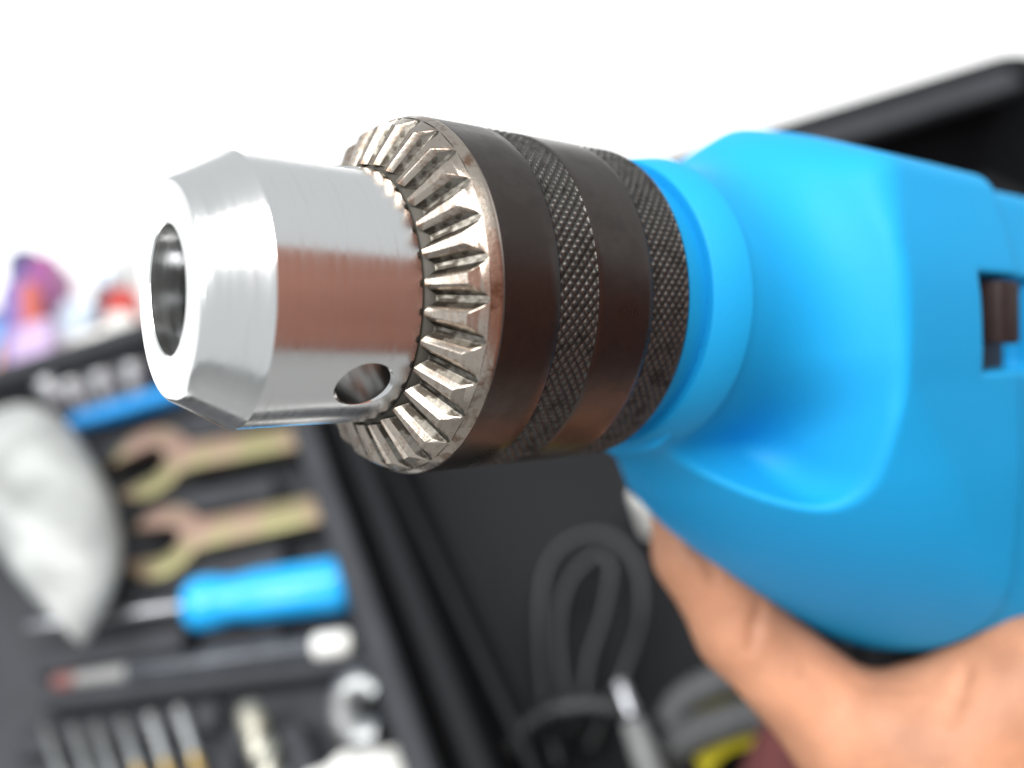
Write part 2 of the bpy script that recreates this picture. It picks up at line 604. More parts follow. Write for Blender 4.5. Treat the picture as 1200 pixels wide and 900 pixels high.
tooth.rotation_euler = (R_(89.2), 0, 0)
for k in range(1, NT):
    c = tooth.copy()
    C.objects.link(c)
    c.parent = ring
    c.rotation_euler = (R_(89.2) + 2 * math.pi * k / NT, 0, 0)

# dark sleeve with two knurled bands
RS = 21.5
sl = [(27.35, 15), (27.35, 21.42), (27.45, RS)] + [(x, RS) for x in np.linspace(28, 34.8, 6)] + [(34.9, RS - .04), (34.93, RS - .6), (40.57, RS - .6), (40.6, RS - .04), (40.7, RS)]
sl += [(x, RS) for x in np.linspace(41.5, 48.3, 6)] + [(49.0, RS), (49.1, RS - .04), (49.13, RS - .6), (55.33, RS - .6), (55.36, RS - .06), (55.75, RS - .2), (56.0, RS - .6), (56.0, 15)]
sleeve = link('sleeve', L(sl, 256, True), M['oxide'], drill, 25)


def knurl(t0, t1, N=96, pitch=1.2, amp=0.30):
    nth, nt = N * 8, int((t1 - t0) / pitch * 8)
    th = np.linspace(0, 2 * np.pi, nth, endpoint=False)
    tt = np.linspace(t0, t1, nt)
    TH, TT = np.meshgrid(th, tt, indexing='ij')
    a = N * TH / (2 * np.pi) + TT / pitch
    b = N * TH / (2 * np.pi) - TT / pitch
    tri = lambda x: np.minimum(np.abs(x - np.round(x)) * 2 * 1.5, 0.95)
    edge = np.minimum(np.minimum(TT - t0, t1 - TT) / 0.3, 1)
    rr = RS - 0.30 + amp * np.maximum(np.minimum(tri(a), tri(b)), 0.72 - np.clip(edge, 0, 1))
    V = np.stack([TT, rr * np.cos(TH), rr * np.sin(TH)], -1).reshape(-1, 3) * MM
    i = np.arange(nth)[:, None]
    k = np.arange(nt - 1)[None, :]
    i2 = (i + 1) % nth
    F = np.stack([i * nt + k, i * nt + k + 1, i2 * nt + k + 1, i2 * nt + k], -1).reshape(-1, 4)
    me = bpy.data.meshes.new('knurl')
    me.vertices.add(len(V))
    me.vertices.foreach_set('co', V.ravel())
    me.loops.add(F.size)
    me.loops.foreach_set('vertex_index', F[:, ::-1].ravel().astype(np.int32))
    me.polygons.add(len(F))
    me.polygons.foreach_set('loop_start', np.arange(0, F.size, 4, dtype=np.int32))
    me.update(calc_edges=True)
    me.validate()
    o = link('knurled_band', me, M['knurl'], sleeve, 180)
    return o


knurl(34.93, 40.57)
knurl(49.13, 55.33)

# spindle cover and collar ring behind the chuck
link('spindle_cover', L([(54.5, 18.6), (55.5, 19.0), (62.2, 19.2), (64, 18)], 160), M['blue'], drill, 40)
link('collar_ring', L([(61.6, 18.5), (61.2, 20.5), (61.4, 20.7), (67.5, 21.7), (67.9, 21.4), (67.9, 18.5)], 160, True), M['blue'], drill, 40)

# ---- gearbox housing


def bow_sdf(t, u, sa):
    """blunt rounded prow, swept back downwards, running into the flat sides"""
    h_ = -25.3 - u
    hp_ = np.maximum(h_, 0)
    W = 30.9 - 0.11 * hp_ ** 2 / (hp_ + 9.0)
    A = 31.0
    t0 = 71.0 + 0.80 * h_ + 0.0138 * hp_ ** 2
    pw = 1.82
    a = np.maximum((t0 + A - t) / A, 0)
    return ((a ** pw + (sa / W) ** pw) ** (1 / pw) - 1) * 22.0


def housing(t, u, s):
    sa = np.sqrt(s * s + 0.6)
    rad = np.sqrt(u * u + s * s)
    neck = np.maximum(rad - 20.9, 64.5 - t)
    bow = bow_sdf(t, u, sa)
    bot = -69.5 - u
    roof = (u + 0.365 * sa - 29.9) / 1.065
    draft = 0.24 * (np.sqrt((u - 3) ** 2 + 16) + u - 3) / 2
    outer = smax(np.maximum(bow, sa + draft - 30.95), roof, 2.5)
    outer = smax(outer, bot, 12.0)
    # scoop cut round the neck: flat face at t = 88, sloping shelf below
    scoop = smax(t - 88.0, (-20.0 - smin(0.60 * sa, 10.4 + 0 * sa, 3.0) - u) / 1.15, 5.0)
    g = smax(outer, -scoop, 1.2 + 1.8 * np.clip((u + 18) / 14.0, 0, 1) + 6.0 * np.clip((u - 8) / 14.0, 0, 1))
    q = np.clip((u + 23.0) / 15.0, 0, 1)
    g = smin(g, neck, 8.5 + 6.5 * q * q * (3 - 2 * q))
    g = np.maximum(g, t - 123.5)
    # switch window
    win = np.maximum(np.maximum(np.abs(t - 117.5 + 0.06 * u) - 7.2, np.abs(u + 3.9) - 7.6), 25.5 - s)
    return smax(g, -win, 0.8)


def motor(t, u, s):
    sa = np.sqrt(s * s + 0.6)
    g = smax(np.maximum(bow_sdf(t, u, sa + 1.6), sa + 0.24 * np.maximum(u - 3, 0) - 29.3), (u + 0.365 * sa - 28.2) / 1.065, 2.0)
    g = smax(g, -67.5 - u, 12.0)
    g = np.maximum(np.maximum(g, 122.5 - t), t - 190)
    win = np.maximum(np.maximum(np.abs(t - 122) - 11, np.abs(u + 3.9) - 7.6), 25.5 - s)
    return smax(g, -win, 0.8)


def sdf_obj(name, f, lo, hi, h, m, parent, ang=180):
    Pv, F = nets(f, lo, hi, h)
    me = bpy.data.meshes.new(name)
    Pv = Pv * MM
    me.vertices.add(len(Pv))
    me.vertices.foreach_set('co', Pv.ravel())
    me.loops.add(F.size)
    me.loops.foreach_set('vertex_index', F.ravel().astype(np.int32))
    me.polygons.add(len(F))
    me.polygons.foreach_set('loop_start', np.arange(0, F.size, 4, dtype=np.int32))
    me.update(calc_edges=True)
    me.validate()
    return link(name, me, m, parent, ang)


hs = sdf_obj('gearbox_housing', housing, (61, -73, -34), (126, 33, 34), 0.62, M['blue'], drill)
sdf_obj('motor_housing', motor, (120, -72, -33), (193, 32, 33), 1.1, M['blue'], drill)
sw = link('mode_switch', box(7 * MM, 10 * MM, 9 * MM, 0.8 * MM, 119.2 * MM, -2.2 * MM, 27.0 * MM), M['knob'], drill, 40)
link('switch_slot', box(20 * MM, 15.0 * MM, 1.0 * MM, 0.1 * MM, 119.5 * MM, -3.9 * MM, 25.3 * MM), M['black'], drill)
link('detent', box(2.6 * MM, 2.0 * MM, 1.2 * MM, 0.3 * MM, 112.8 * MM, -4.0 * MM, 26.2 * MM), M['brass'], sw, 40)


def handle(t, u, s):
    x = t - 138 - 0.18 * (-60 - u)
    g = np.sqrt((x / 17.0) ** 2 + ((s + 3) / 11.0) ** 2) - 1
    g = g * 10
    return np.maximum(np.maximum(g, u + 57), -170 - u)


sdf_obj('handle', handle, (110, -173, -18), (182, -54, 14), 1.6, M['black'], drill)
link('trigger', box(9 * MM, 24 * MM, 11 * MM, 3 * MM, 124 * MM, -72 * MM, -3 * MM), M['black'], drill, 40)

# ------------------------------------------------------------------ the hand (continuous skin grown from joints)
pers = empty('person', DM, 'bare hand holding the blue drill from below, maroon clothes behind', 'person')


def cone_sd(p, a, b, ra, rb_):
    a, b = np.array(a), np.array(b)
    ba = b - a
    q = [p[i] - a[i] for i in range(3)]
    h_ = np.clip((q[0] * ba[0] + q[1] * ba[1] + q[2] * ba[2]) / (ba @ ba), 0, 1)
    return np.sqrt(sum((q[i] - h_ * ba[i]) ** 2 for i in range(3))) - (ra + (rb_ - ra) * h_)


def chain(pts):
    return [(pts[i][:3], pts[i + 1][:3], pts[i][3], pts[i + 1][3]) for i in range(len(pts) - 1)]


J = lambda px, py, s, r: (*dl(px, py, s), r)
index = [J(804, 574, -15, 7.1), J(817, 648, -13, 7.7), J(868, 738, -8, 8.0), J(1000, 862, 6, 10.5)]
wrist = (172., -128., 22., 25.)
palm = [index[-1], J(1105, 876, 17, 14.5), wrist]
palm2 = [J(1040, 980, 8, 13), (160., -132., 12., 22.)]
thumb = [(160., -112., 28., 14.), J(1200, 808, 27, 12), J(1300, 740, 24, 10.5), J(1400, 690, 14, 9)]
fing = []
for k, (dy, ds, sc) in enumerate(((43, -1, 1.02), (62, -2, .96), (79, -2, .82))):
    root = (index[3][0] + 5 + 5 * k, index[3][1] - dy, index[3][2] - 2, 9.6 * sc)
    fing.append([root, (root[0] - 12 * sc, root[1] + 1, root[2] - 14, 8.6 * sc), (root[0] - 4 * sc, root[1] + 1, root[2] - 32 * sc, 7.8 * sc),
                 (root[0] + 18, root[1] + 1, root[2] - 36 * sc, 7 * sc)])
fore = [wrist, (230., -180., 70., 27.), (300., -235., 160., 36.)]


def hand(t, u, s):
    p = (t, u, s)
    g = None
    for ch, k in ((palm, 8), (palm2, 9), (thumb, 7), (index, 4.0), (fing[0], 2.0), (fing[1], 2.0), (fing[2], 2.0), (fore, 12)):
        c = None
        for a, b, ra, rb_ in chain(ch):
            e = cone_sd(p, a, b, ra, rb_)
            c = e if c is None else smin(c, e, 2.5)
        g = c if g is None else smin(g, c, k)
    # web joining the middle finger roots to the palm
    g = smin(g, cone_sd(p, fing[0][0][:3], fing[2][0][:3], 9, 8), 6)
    g = smin(g, cone_sd(p, fing[1][0][:3], wrist[:3], 10, 18), 8)
    # flexion creases: thin valleys across the finger
    cr = 0
    for a, b, dep, wd in CR:
        cr = np.maximum(cr, dep * np.exp(-(cone_sd(p, a, b, 0, 0) / wd) ** 2))
    g = g + cr
    return g


CR = []


def skin_hit(px, py):
    o_ = np.array([-(P_ @ d_), -(P_ @ u_), -(P_ @ s_)])          # lens centre in drill coordinates
    ray = np.array([(px - 600) / FPX, (py - 450) / FPX, 1.0])
    r = np.array([ray @ d_, ray @ u_, ray @ s_])
    r /= np.linalg.norm(r)
    k = 90.0
    for _ in range(120):
        q = o_ + r * k
        v = float(hand(q[0:1], q[1:2], q[2:3])[0])
        k += v * 0.8
        if abs(v) < 0.02:
            break
    return o_ + r * k


_new = []
for line, dep, wd in (([(812, 638), (824, 650), (833, 664), (836, 676)], 2.4, 0.95), ([(892, 712), (886, 730), (882, 748), (881, 760)], 2.2, 0.85),
                      ([(1131, 786), (1127, 800), (1122, 820), (1112, 842)], 2.0, 0.9), ([(1000, 800), (1030, 806), (1062, 806)], 0.35, 0.8),
                      ([(940, 790), (965, 806), (985, 826)], 0.3, 0.8), ([(786, 680), (800, 690), (812, 690)], 0.25, 0.6)):
    hp3 = [skin_hit(*q) for q in line]
    for i in range(len(hp3) - 1):
        _new.append((hp3[i], hp3[i + 1], dep * (1 - 0.22 * i), wd))
CR += _new
sdf_obj('hand', hand, (55, -195, -62), (235, -20, 100), 0.95, M['skin'], pers)

# clothing of the same person: torso close behind the lens (mirrored in the chuck) and a fold below the hand
IM = DM.inverted()


def cloth_sdf(name, ctr, rad, m, seed):
    """lumpy ellipsoid of cloth; ctr and rad in lens axes (metres)"""
    bm = bmesh.new()
    bmesh.ops.create_icosphere(bm, subdivisions=5, radius=1)
    rg = random.Random(seed)
    fr = [(rg.uniform(2, 7), rg.uniform(2, 7), rg.uniform(2, 7), rg.uniform(0, 6)) for _ in range(6)]
    for v in bm.verts:
        n = sum(math.sin(a * v.co.x + b * v.co.y + c * v.co.z + e) for a, b, c, e in fr) / 6
        k = 1 + 0.05 * n
        w_ = c2w((ctr[0] + v.co.x * rad[0] * k, ctr[1] + v.co.y * rad[1] * k, ctr[2] + v.co.z * rad[2] * k))
        v.co = IM @ Vector(w_)
    me = bpy.data.meshes.new(name)
    bm.to_mesh(me)
    bm.free()
    return link(name, me, m, pers, 180)


bm = bmesh.new()
bmesh.ops.create_icosphere(bm, subdivisions=5, radius=1)
tc_ = c2w((0.36, 0.02, -0.21))
for v in bm.verts:
    x, y, z = v.co
    taper = 1 + 0.12 * z
    n = sum(math.sin(p * x + q * y + r * z) for p, q, r in ((5, 3, 9), (-4, 7, 6), (8, -5, 3))) / 3 * 0.025
    fl = abs(z) ** 3
    v.co = IM @ Vector((tc_[0] + x * .27 * taper * (1 + n), tc_[1] + y * .27 * taper * (1 + n), tc_[2] + z * (.48 - .02 * fl)))
me = bpy.data.meshes.new('shirt')
bm.to_mesh(me)
bm.free()
link('shirt', me, M['shirt'], pers, 180)
tl = c2w((0.080, 0.126, 0.245))
cloth_sdf('shirt_hem', (0.107, 0.167, 0.255), (0.045, 0.085, 0.035), M['maroon'], 5)

# ------------------------------------------------------------------ the open tool case
case = empty('tool_case', Matrix.Translation(Vector((0, 0.2, TZ))), 'open black plastic tool case lying on the white table', 'tool case')
CO = np.array([0, 0.2, TZ])


def rounded(poly, r, n=6):
    out = []
    m = len(poly)
    for i in range(m):
        a, b, c = (np.array(poly[(i + k) % m], float) for k in (-1, 0, 1))
        d1, d2 = (a - b), (c - b)
        d1 /= np.linalg.norm(d1)
        d2 /= np.linalg.norm(d2)
        p0, p1 = b + d1 * r, b + d2 * r
        for k in range(n + 1):
            t = k / n
            out.append((1 - t) ** 2 * p0 + 2 * t * (1 - t) * b + t * t * p1)
    return out


def inset(poly, dd):
    m = len(poly)
    out = []
    for i in range(m):
        a, b, c = (np.array(poly[(i + k) % m], float) for k in (-1, 0, 1))
        e1, e2 = b - a, c - b
        n1 = np.array([-e1[1], e1[0]]) / np.linalg.norm(e1)
        n2 = np.array([-e2[1], e2[0]]) / np.linalg.norm(e2)
        k = n1 + n2
        k /= (k @ n1)
        out.append(b + k * dd)
    return out


def shell(name, poly, levels, m, r=0.012):
    """poly counter-clockwise; levels (inset, z, corner radius); last level is capped"""
    vs_, fs = [], []
    rings = [rounded(inset(poly, dd), rr) for dd, z, rr in levels]
    n = len(rings[0])
    for (dd, z, rr), rg in zip(levels, rings):
        vs_ += [(p[0] - CO[0], p[1] - CO[1], z - CO[2]) for p in rg]
    for j in range(len(levels) - 1):
        for i in range(n):
            i2 = (i + 1) % n
            fs.append((j * n + i, j * n + i2, (j + 1) * n + i2, (j + 1) * n + i))
    b = (len(levels) - 1) * n
    fs.append(tuple(range(b, b + n)))
    fs.append(tuple(range(n))[::-1])
    return link(name, mesh_of(vs_, fs), m, case, 30)


RZ = 0.020
F_ = at(1196, 54, RZ)[:2]
H_ = at(316, 325, RZ)[:2]
H2 = at(526, 900, RZ)[:2]
dv = (H2 - H_) / np.linalg.norm(H2 - H_)
Hb = H_ + dv * 0.36
Ht = H_.copy()
Fr = F_ + np.array([0.16, -0.42])
gap = np.array([0.004, 0.0])
bin_poly = [Ht + gap, Hb + gap, Fr, F_]
lv = [(0.004, TZ + .0005, .012), (0, TZ + .004, .014), (0, RZ - .002, .016), (.002, RZ, .015), (.0085, RZ, .010), (.0105, RZ - .002, .009), (.0115, RZ - .014, .009),
      (.020, -0.046, .008), (.024, -0.049, .006)]
shell('deep_half', bin_poly, lv, M['case'])
Lf = at(-260, 510, RZ)[:2]
Lb = Lf + (Hb - Ht) * 1.0
tray_poly = [Lf, Lb, Hb - gap, Ht - gap]
lt = [(0.004, TZ + .0005, .012), (0, TZ + .004, .014), (0, RZ - .002, .016), (.002, RZ, .015), (.0085, RZ, .010), (.0105, RZ - .002, .009), (.014, -0.0135, .008), (.017, -0.015, .006)]
shell('tray_half', tray_poly, lt, M['tray'])
fa, fb = np.array([*(Ht + np.array([.02, -.0165])), RZ - .006]), np.array([*(F_ + np.array([-.012, -.0165])), RZ - .006])
fo_ = link('rim_flange', box(np.linalg.norm(fb - fa), .017, .007, .0015, np.linalg.norm(fb - fa) / 2), M['tray'], case, 40)
fo_.matrix_local = case.matrix_world.inverted() @ frame(fa, fb)
# raised lip line beside the hinge on the deep half
for off, wd, zz in ((0.0225, 0.0035, RZ - 0.006),):
    a3, b3 = Ht + np.array([off, -0.03]), Hb + np.array([off, 0.03])
    mw = frame((*a3, zz), (*b3, zz))
    me = box(np.linalg.norm(b3 - a3), wd, 0.006, 0.001, np.linalg.norm(b3 - a3) / 2)
    o = link('inner_lip', me, M['case'], case, 40)
    o.matrix_local = case.matrix_world.inverted() @ mw


def pad(p0, p1, wid, top=-0.001, name='tray_pad'):
    """raised moulding of the tray between two photo points"""
    a, b = at(*p0, top), at(*p1, top)
    mw = frame(a, b)
    ln = np.linalg.norm(b - a)
    o = link(name, box(ln, wid, 0.016 + top + 0.001, 0.003, ln / 2, 0, -(0.016 + top) / 2, 3), M['tray'], case, 40)
    o.matrix_local = case.matrix_world.inverted() @ mw
    return o


pad((110, 530), (345, 468), 0.016)
pad((165, 597), (322, 568), 0.0125)
pad((135, 695), (330, 650), 0.0135)
pad((40, 775), (215, 745), 0.012)
pad((235, 757), (330, 742), 0.006, -0.004)
pad((45, 822), (440, 772), 0.007)
pad((20, 870), (255, 836), 0.013, -0.006)
pad((60, 960), (275, 915), 0.024, -0.009)
pad((335, 850), (375, 960), 0.012, -0.003)

# ------------------------------------------------------------------ tools on the tray


def arc(cx, cy, r, a0, a1, n):
    return [(cx + r * math.cos(R_(a0 + (a1 - a0) * k / n)), cy + r * math.sin(R_(a0 + (a1 - a0) * k / n))) for k in range(n + 1)]


def wrench(p, q, hr, shw, slot_deg, jaw, label):
    a, b = at(*p, 0.004), at(*q, 0.004)
    mw = frame(a, b)
    ln = float(np.linalg.norm(b - a))
    # head outline: circle with a slot pointing away from the shank, turned by slot_deg
    hw = shw / 2
    th0 = math.degrees(math.asin(hw / hr))
    js = math.degrees(math.asin(jaw / 2 / hr))
    d = 180 + slot_deg
    pts = arc(0, 0, hr, th0 + 4, d - js, 18)
    c, s = math.cos(R_(d)), math.sin(R_(d))
    rot = lambda x, y: (x * c - y * s, x * s + y * c)
    inner = [rot(hr * 0.45 * math.cos(R_(0)) * 0 + 0.35 * jaw * 0 + x, y) for x, y in
             [(hr * .5, -jaw / 2), (-hr * 0.1, -jaw / 2), (-hr * .38, -jaw * .28), (-hr * .45, 0), (-hr * .38, jaw * .28), (-hr * 0.1, jaw / 2), (hr * .5, jaw / 2)]]
    pts += inner
    pts += arc(0, 0, hr, d + js, 360 - th0 - 4, 18)
    pts += [(hr * 1.25, -hw), (ln, -hw * .95), (ln, hw * .95), (hr * 1.25, hw)]
    o = link('wrench', prism(pts, -0.0028, 0.0028, 0.0008), M['zinc'], None, 30)
    o.matrix_world = mw
    tag(o, label, 'wrench', 'yellow zinc wrenches in the tray')
    return o


wrench((176, 545), (366, 511), 0.0200, 0.0150, 22, 0.0185, 'yellow zinc open ended wrench just below the blue socket rail')
wrench((193, 637), (396, 594), 0.0180, 0.0150, -4, 0.015, 'pinkish yellow open ended wrench next above the blue screwdriver')

a, b = at(222, 709, 0.006), at(412, 683, 0.006)
sd = empty('screwdriver', frame(a, b), 'screwdriver with bright blue handle lying in the tray', 'screwdriver')
ln = float(np.linalg.norm(b - a))
hp = [(0, .0065), (.001, .0095), (.004, .0112), (.012, .0112), (.016, .0098), (.022, .0096), (.03, .0108), (ln - .006, .0112), (ln - .002, .0105), (ln, .008)]
hm = lathe(hp, 48, 'x')
for v in hm.vertices:                         # moulded flutes
    x, y, z = v.co
    a2 = math.atan2(z, y)
    if .018 < x < ln - .001:
        k = 1 - 0.06 * (0.5 + 0.5 * math.cos(6 * a2)) ** 2
        v.co.y *= k
        v.co.z *= k
link('handle', hm, M['driver'], sd, 60)
link('shaft', lathe([(-.075, .0008), (-.070, .0030), (-.058, .0032), (-.05, .0028), (.0, .0028)], 24, 'x'), M['chrome'], sd, 40)

a, b = at(62, 800, 0.0), at(412, 752, 0.0)
ln = float(np.linalg.norm(b - a))
ts = empty('voltage_tester', frame(a, b), 'slim dark tester with red tip and white end cap in tray', 'tester')
link('tip', lathe([(0, .0015), (.002, .0036), (.010, .0036), (.011, .003)], 24, 'x'), M['red'], ts, 40)
link('clear_nose', lathe([(.011, .0030), (.03, .0034), (.034, .0034)], 24, 'x'), M['grey'], ts, 40)
link('body', lathe([(.034, .0038), (.036, .0042), (ln - .016, .0044), (ln - .015, .0040)], 24, 'x'), M['smoke'], ts, 40)
link('end_cap', lathe([(ln - .015, .0046), (ln - .013, .0052), (ln - .003, .0052), (ln, .0036)], 24, 'x'), M['white'], ts, 40)

# row of six slim bits
tops = [(53, 850), (86, 849), (112, 846), (143, 842), (176, 836), (210, 828)]
where = ['outermost slim bit of the row, furthest from the thick twist bit', 'second slim bit from the outer end of the row', 'third slim bit from the outer end of the row',
         'fourth slim bit from the outer end, tan fluted lower part', 'fifth slim bit from the outer end, next to the last one', 'slim bit nearest the thick pale twist bit, tan fluted lower part']


def twist_mesh(x0, x1, r, depth, turns, n=16, m=40, flat=0.0):
    vs_, fs = [], []
    for j in range(m + 1):
        x = x0 + (x1 - x0) * j / m
        for i in range(n):
            a2 = 2 * math.pi * i / n
            rr = r * (1 - depth * (0.5 + 0.5 * math.cos(2 * a2)) ** 1.5)
            aa = a2 + turns * 2 * math.pi * j / m
            vs_.append((x, rr * math.cos(aa), rr * math.sin(aa)))
    for j in range(m):
        for i in range(n):
            i2 = (i + 1) % n
            fs.append((j * n + i, (j + 1) * n + i, (j + 1) * n + i2, j * n + i2))
    fs.append(tuple(range(n)))
    fs.append(tuple(range(m * n, m * n + n))[::-1])
    me = mesh_of(vs_, fs)
    bm = bmesh.new()
    bm.from_mesh(me)
    bmesh.ops.recalc_face_normals(bm, faces=bm.faces)
    bm.to_mesh(me)
    bm.free()
    return me


for k, (x, y) in enumerate(tops):
    a, b = at(x, y, -0.002), at(x + 38, y + 118, -0.002)
    r = 0.0019 + 0.00012 * k
    e = empty('drill_bit', frame(a, b), where[k], 'drill bit', 'slim drill bits in a row')
    split = 0.022 if k > 2 else 0.034
    link('shank', lathe([(0, r * .7), (.0008, r), (split, r)], 20, 'x'), M['bitsteel'], e, 40)
    link('flutes', twist_mesh(split, 0.062, r * 1.02, 0.35, 2.4), M['tan'] if k > 2 else M['khaki'], e, 60)

a, b = at(293, 832, 0.0), at(335, 950, 0.0)
e = empty('twist_bit', frame(a, b), 'thick pale twist bit lying alone beside the six slim bits', 'drill bit')
link('shank', lathe([(-.002, .004), (0, .0056), (.010, .0056), (.011, .005)], 28, 'x'), M['khaki'], e, 40)
link('flutes', twist_mesh(.011, .075, .0060, .35, 2.2, 24, 60), M['khaki'], e, 60)

# silver clamp
cp = [at(*p, 0.003) for p in ((444, 812), (425, 800), (405, 812), (403, 838), (420, 860), (446, 862))]
cl = link('hose_clamp', tube(catmull(cp), [.0045 + .0024 * (i / 40) for i in range(41)], 14), M['bitsteel'], None, 60)
tag(cl, 'silvery C-shaped clamp between the case hinge and the twist bit', 'clamp')
# crumpled white paper at the tray edge
bm = bmesh.new()
bmesh.ops.create_icosphere(bm, subdivisions=4, radius=1)
rg = random.Random(4)
for v in bm.verts:
    n = sum(math.sin(v.co.x * f1 + v.co.y * f2 + v.co.z * f3) for f1, f2, f3 in ((9, 3, 2), (4, 8, 5), (12, -7, 3)))
    v.co *= 1 + 0.07 * n
    v.co = Vector((v.co.x * .021, v.co.y * .012, v.co.z * .012))
me = bpy.data.meshes.new('p')
bm.to_mesh(me)
bm.free()
pp = link('crumpled_paper', me, M['white'], None, 25)
pp.matrix_world = frame(at(425, 922, .008), at(475, 912, .008))
tag(pp, 'crumpled white paper in the tray next to the silvery clamp', 'paper')

# socket rail with sockets
a, b = at(84, 498, 0.004), at(215, 459, 0.004)
ln = float(np.linalg.norm(b - a))
rl = link('socket_rail', box(ln, .0085, .008, .0015, ln / 2, 0, 0), M['rail'], None, 40)
rl.matrix_world = frame(a, b)
tag(rl, 'blue socket rail at the far edge of the tray', 'socket rail')
lab = ['chrome socket at the outer end of the blue rail', 'chrome socket next to the outermost one on the rail', 'bright chrome socket in the middle of the rail row', 'chrome socket on the blue rail nearest the drill chuck']
for k, (x, y) in enumerate(((68, 468), (95, 470), (127, 460), (163, 450))):
    r = .0062 + .0004 * k
    hx = lathe([(-.006, r * .92), (-.0055, r), (.012, r), (.0128, r * .93), (.0128, r * .62), (.004, r * .6), (.004, 0.0001)], 32, 'z')
    o = link('socket', hx, M['chrome'], None, 35)
    o.matrix_world = Matrix.Translation(Vector(at(x, y, 0.006))) @ Matrix.Rotation(R_(-35), 4, 'X') @ Matrix.Rotation(R_(8 * k - 10), 4, 'Y')
    tag(o, lab[k], 'socket', 'chrome sockets on the blue rail')
for k, (x, y, r) in enumerate(((80, 448, .0055), (108, 444, .0052), (140, 438, .005))):
    o = link('socket', lathe([(-.006, r * .92), (-.0055, r), (.011, r), (.0118, r * .93), (.0118, r * .62), (.004, r * .6), (.004, 0.0001)], 32, 'z'), M['chrome'], None, 35)
    o.matrix_world = Matrix.Translation(Vector(at(x, y, -0.002))) @ Matrix.Rotation(R_(-35), 4, 'X')
    tag(o, ['small grey socket behind the outer end of the rail row', 'small grey socket behind the middle of the rail row', 'small grey socket behind the bright middle socket, by the case rim'][k], 'socket', 'chrome sockets on the blue rail')

# white plastic bag
out = [(-70, 500), (0, 484), (40, 478), (72, 492), (103, 530), (126, 572), (140, 622), (141, 655), (130, 695), (112, 730), (96, 754), (84, 745), (60, 722), (30, 688), (0, 650), (-40, 620), (-90, 600)]
ow = np.array([at(x, y, .020) for x, y in out])
ow = catmull(list(ow) + [ow[0]], 6)[:-1]
ctr = np.array(at(30, 610, .020))
vs_, fs = [], []
NR = 18
nO = len(ow)
fr = [(rnd.uniform(60, 190), rnd.uniform(60, 190), rnd.uniform(0, 6)) for _ in range(9)]
for j in range(NR + 1):
    q = math.sin(j / NR * math.pi / 2)
    for p in ow:
        v = ctr + (p - ctr) * q
        hgt = .022 * math.sqrt(max(0, 1 - q ** 2.2))
        wr = sum(math.sin(a * v[0] + b * v[1] + c) for a, b, c in fr) * .0019 * (1.2 - q)
        vs_.append((v[0], v[1], v[2] + hgt + wr))
for j in range(1, NR + 1):
    q = math.cos(j / NR * math.pi / 2)
    for p in ow:
        v = ctr + (p - ctr) * q
        vs_.append((v[0], v[1], v[2] - .016 * math.sqrt(max(0, 1 - q * q))))
tot = 2 * NR + 1
for j in range(tot - 1):
    for i in range(nO):
        i2 = (i + 1) % nO
        fs.append((j * nO + i, j * nO + i2, (j + 1) * nO + i2, (j + 1) * nO + i))
me = mesh_of(vs_, fs)
bm = bmesh.new()
bm.from_mesh(me)
bmesh.ops.remove_doubles(bm, verts=bm.verts, dist=1e-6)
bmesh.ops.recalc_face_normals(bm, faces=bm.faces)
bm.to_mesh(me)
bm.free()
bg_ = link('plastic_bag', me, M['film'], None, 180)
tag(bg_, 'crumpled white plastic bag lying over the edge of the tray', 'plastic bag')

# ------------------------------------------------------------------ things in the deep half
cz = -0.028
cord = empty('power_cable', Matrix.Translation(Vector(at(680, 760, cz))), 'black power cord coiled in the deep half of the case', 'cord')
ci = cord.matrix_world.inverted()


def cable(name, pts, r, m, parent, ripple=0.0, rp=.003, sub=10, n=14):
    P3 = np.array([at(x, y, z) for x, y, z in pts])
    path = catmull(P3, sub)
    me = tube(path, r, n, ripple, rp)
    if parent:
        me.transform(parent.matrix_world.inverted())
    return link(name, me, m, parent, 180)


cable('loop', [(655, 900, cz), (640, 830, cz), (633, 740, cz), (640, 670, cz + .004), (668, 634, cz + .008), (712, 628, cz + .008), (745, 660, cz + .004), (752, 715, cz), (735, 780, cz),
                (712, 830, cz - .006), (690, 880, cz - .01)], .0028, M['rubber'], cord)
cable('loop', [(672, 860, cz + .003), (655, 760, cz + .004), (664, 690, cz + .006), (700, 650, cz + .012), (716, 668, cz + .012), (708, 720, cz + .008), (690, 780, cz + .003), (682, 850, cz)], .0026, M['rubber'], cord)
cable('loop', [(575, 960, cz + .01), (592, 890, cz + .012), (622, 848, cz + .016), (668, 828, cz + .02), (722, 830, cz + .02), (770, 858, cz + .016), (805, 900, cz + .01), (825, 960, cz)], .0043, M['rubber'], cord)
plug = cable('plug', [(741, 846, cz + .028), (752, 872, cz + .028), (764, 905, cz + .026), (775, 930, cz + .024)], [.0040 + .0010 * min(1, i / 12) for i in range(31)], M['grey'], cord)
cable('pin', [(726, 800, cz + .030), (733, 818, cz + .030), (741, 838, cz + .029)], .0030, M['chrome'], cord)

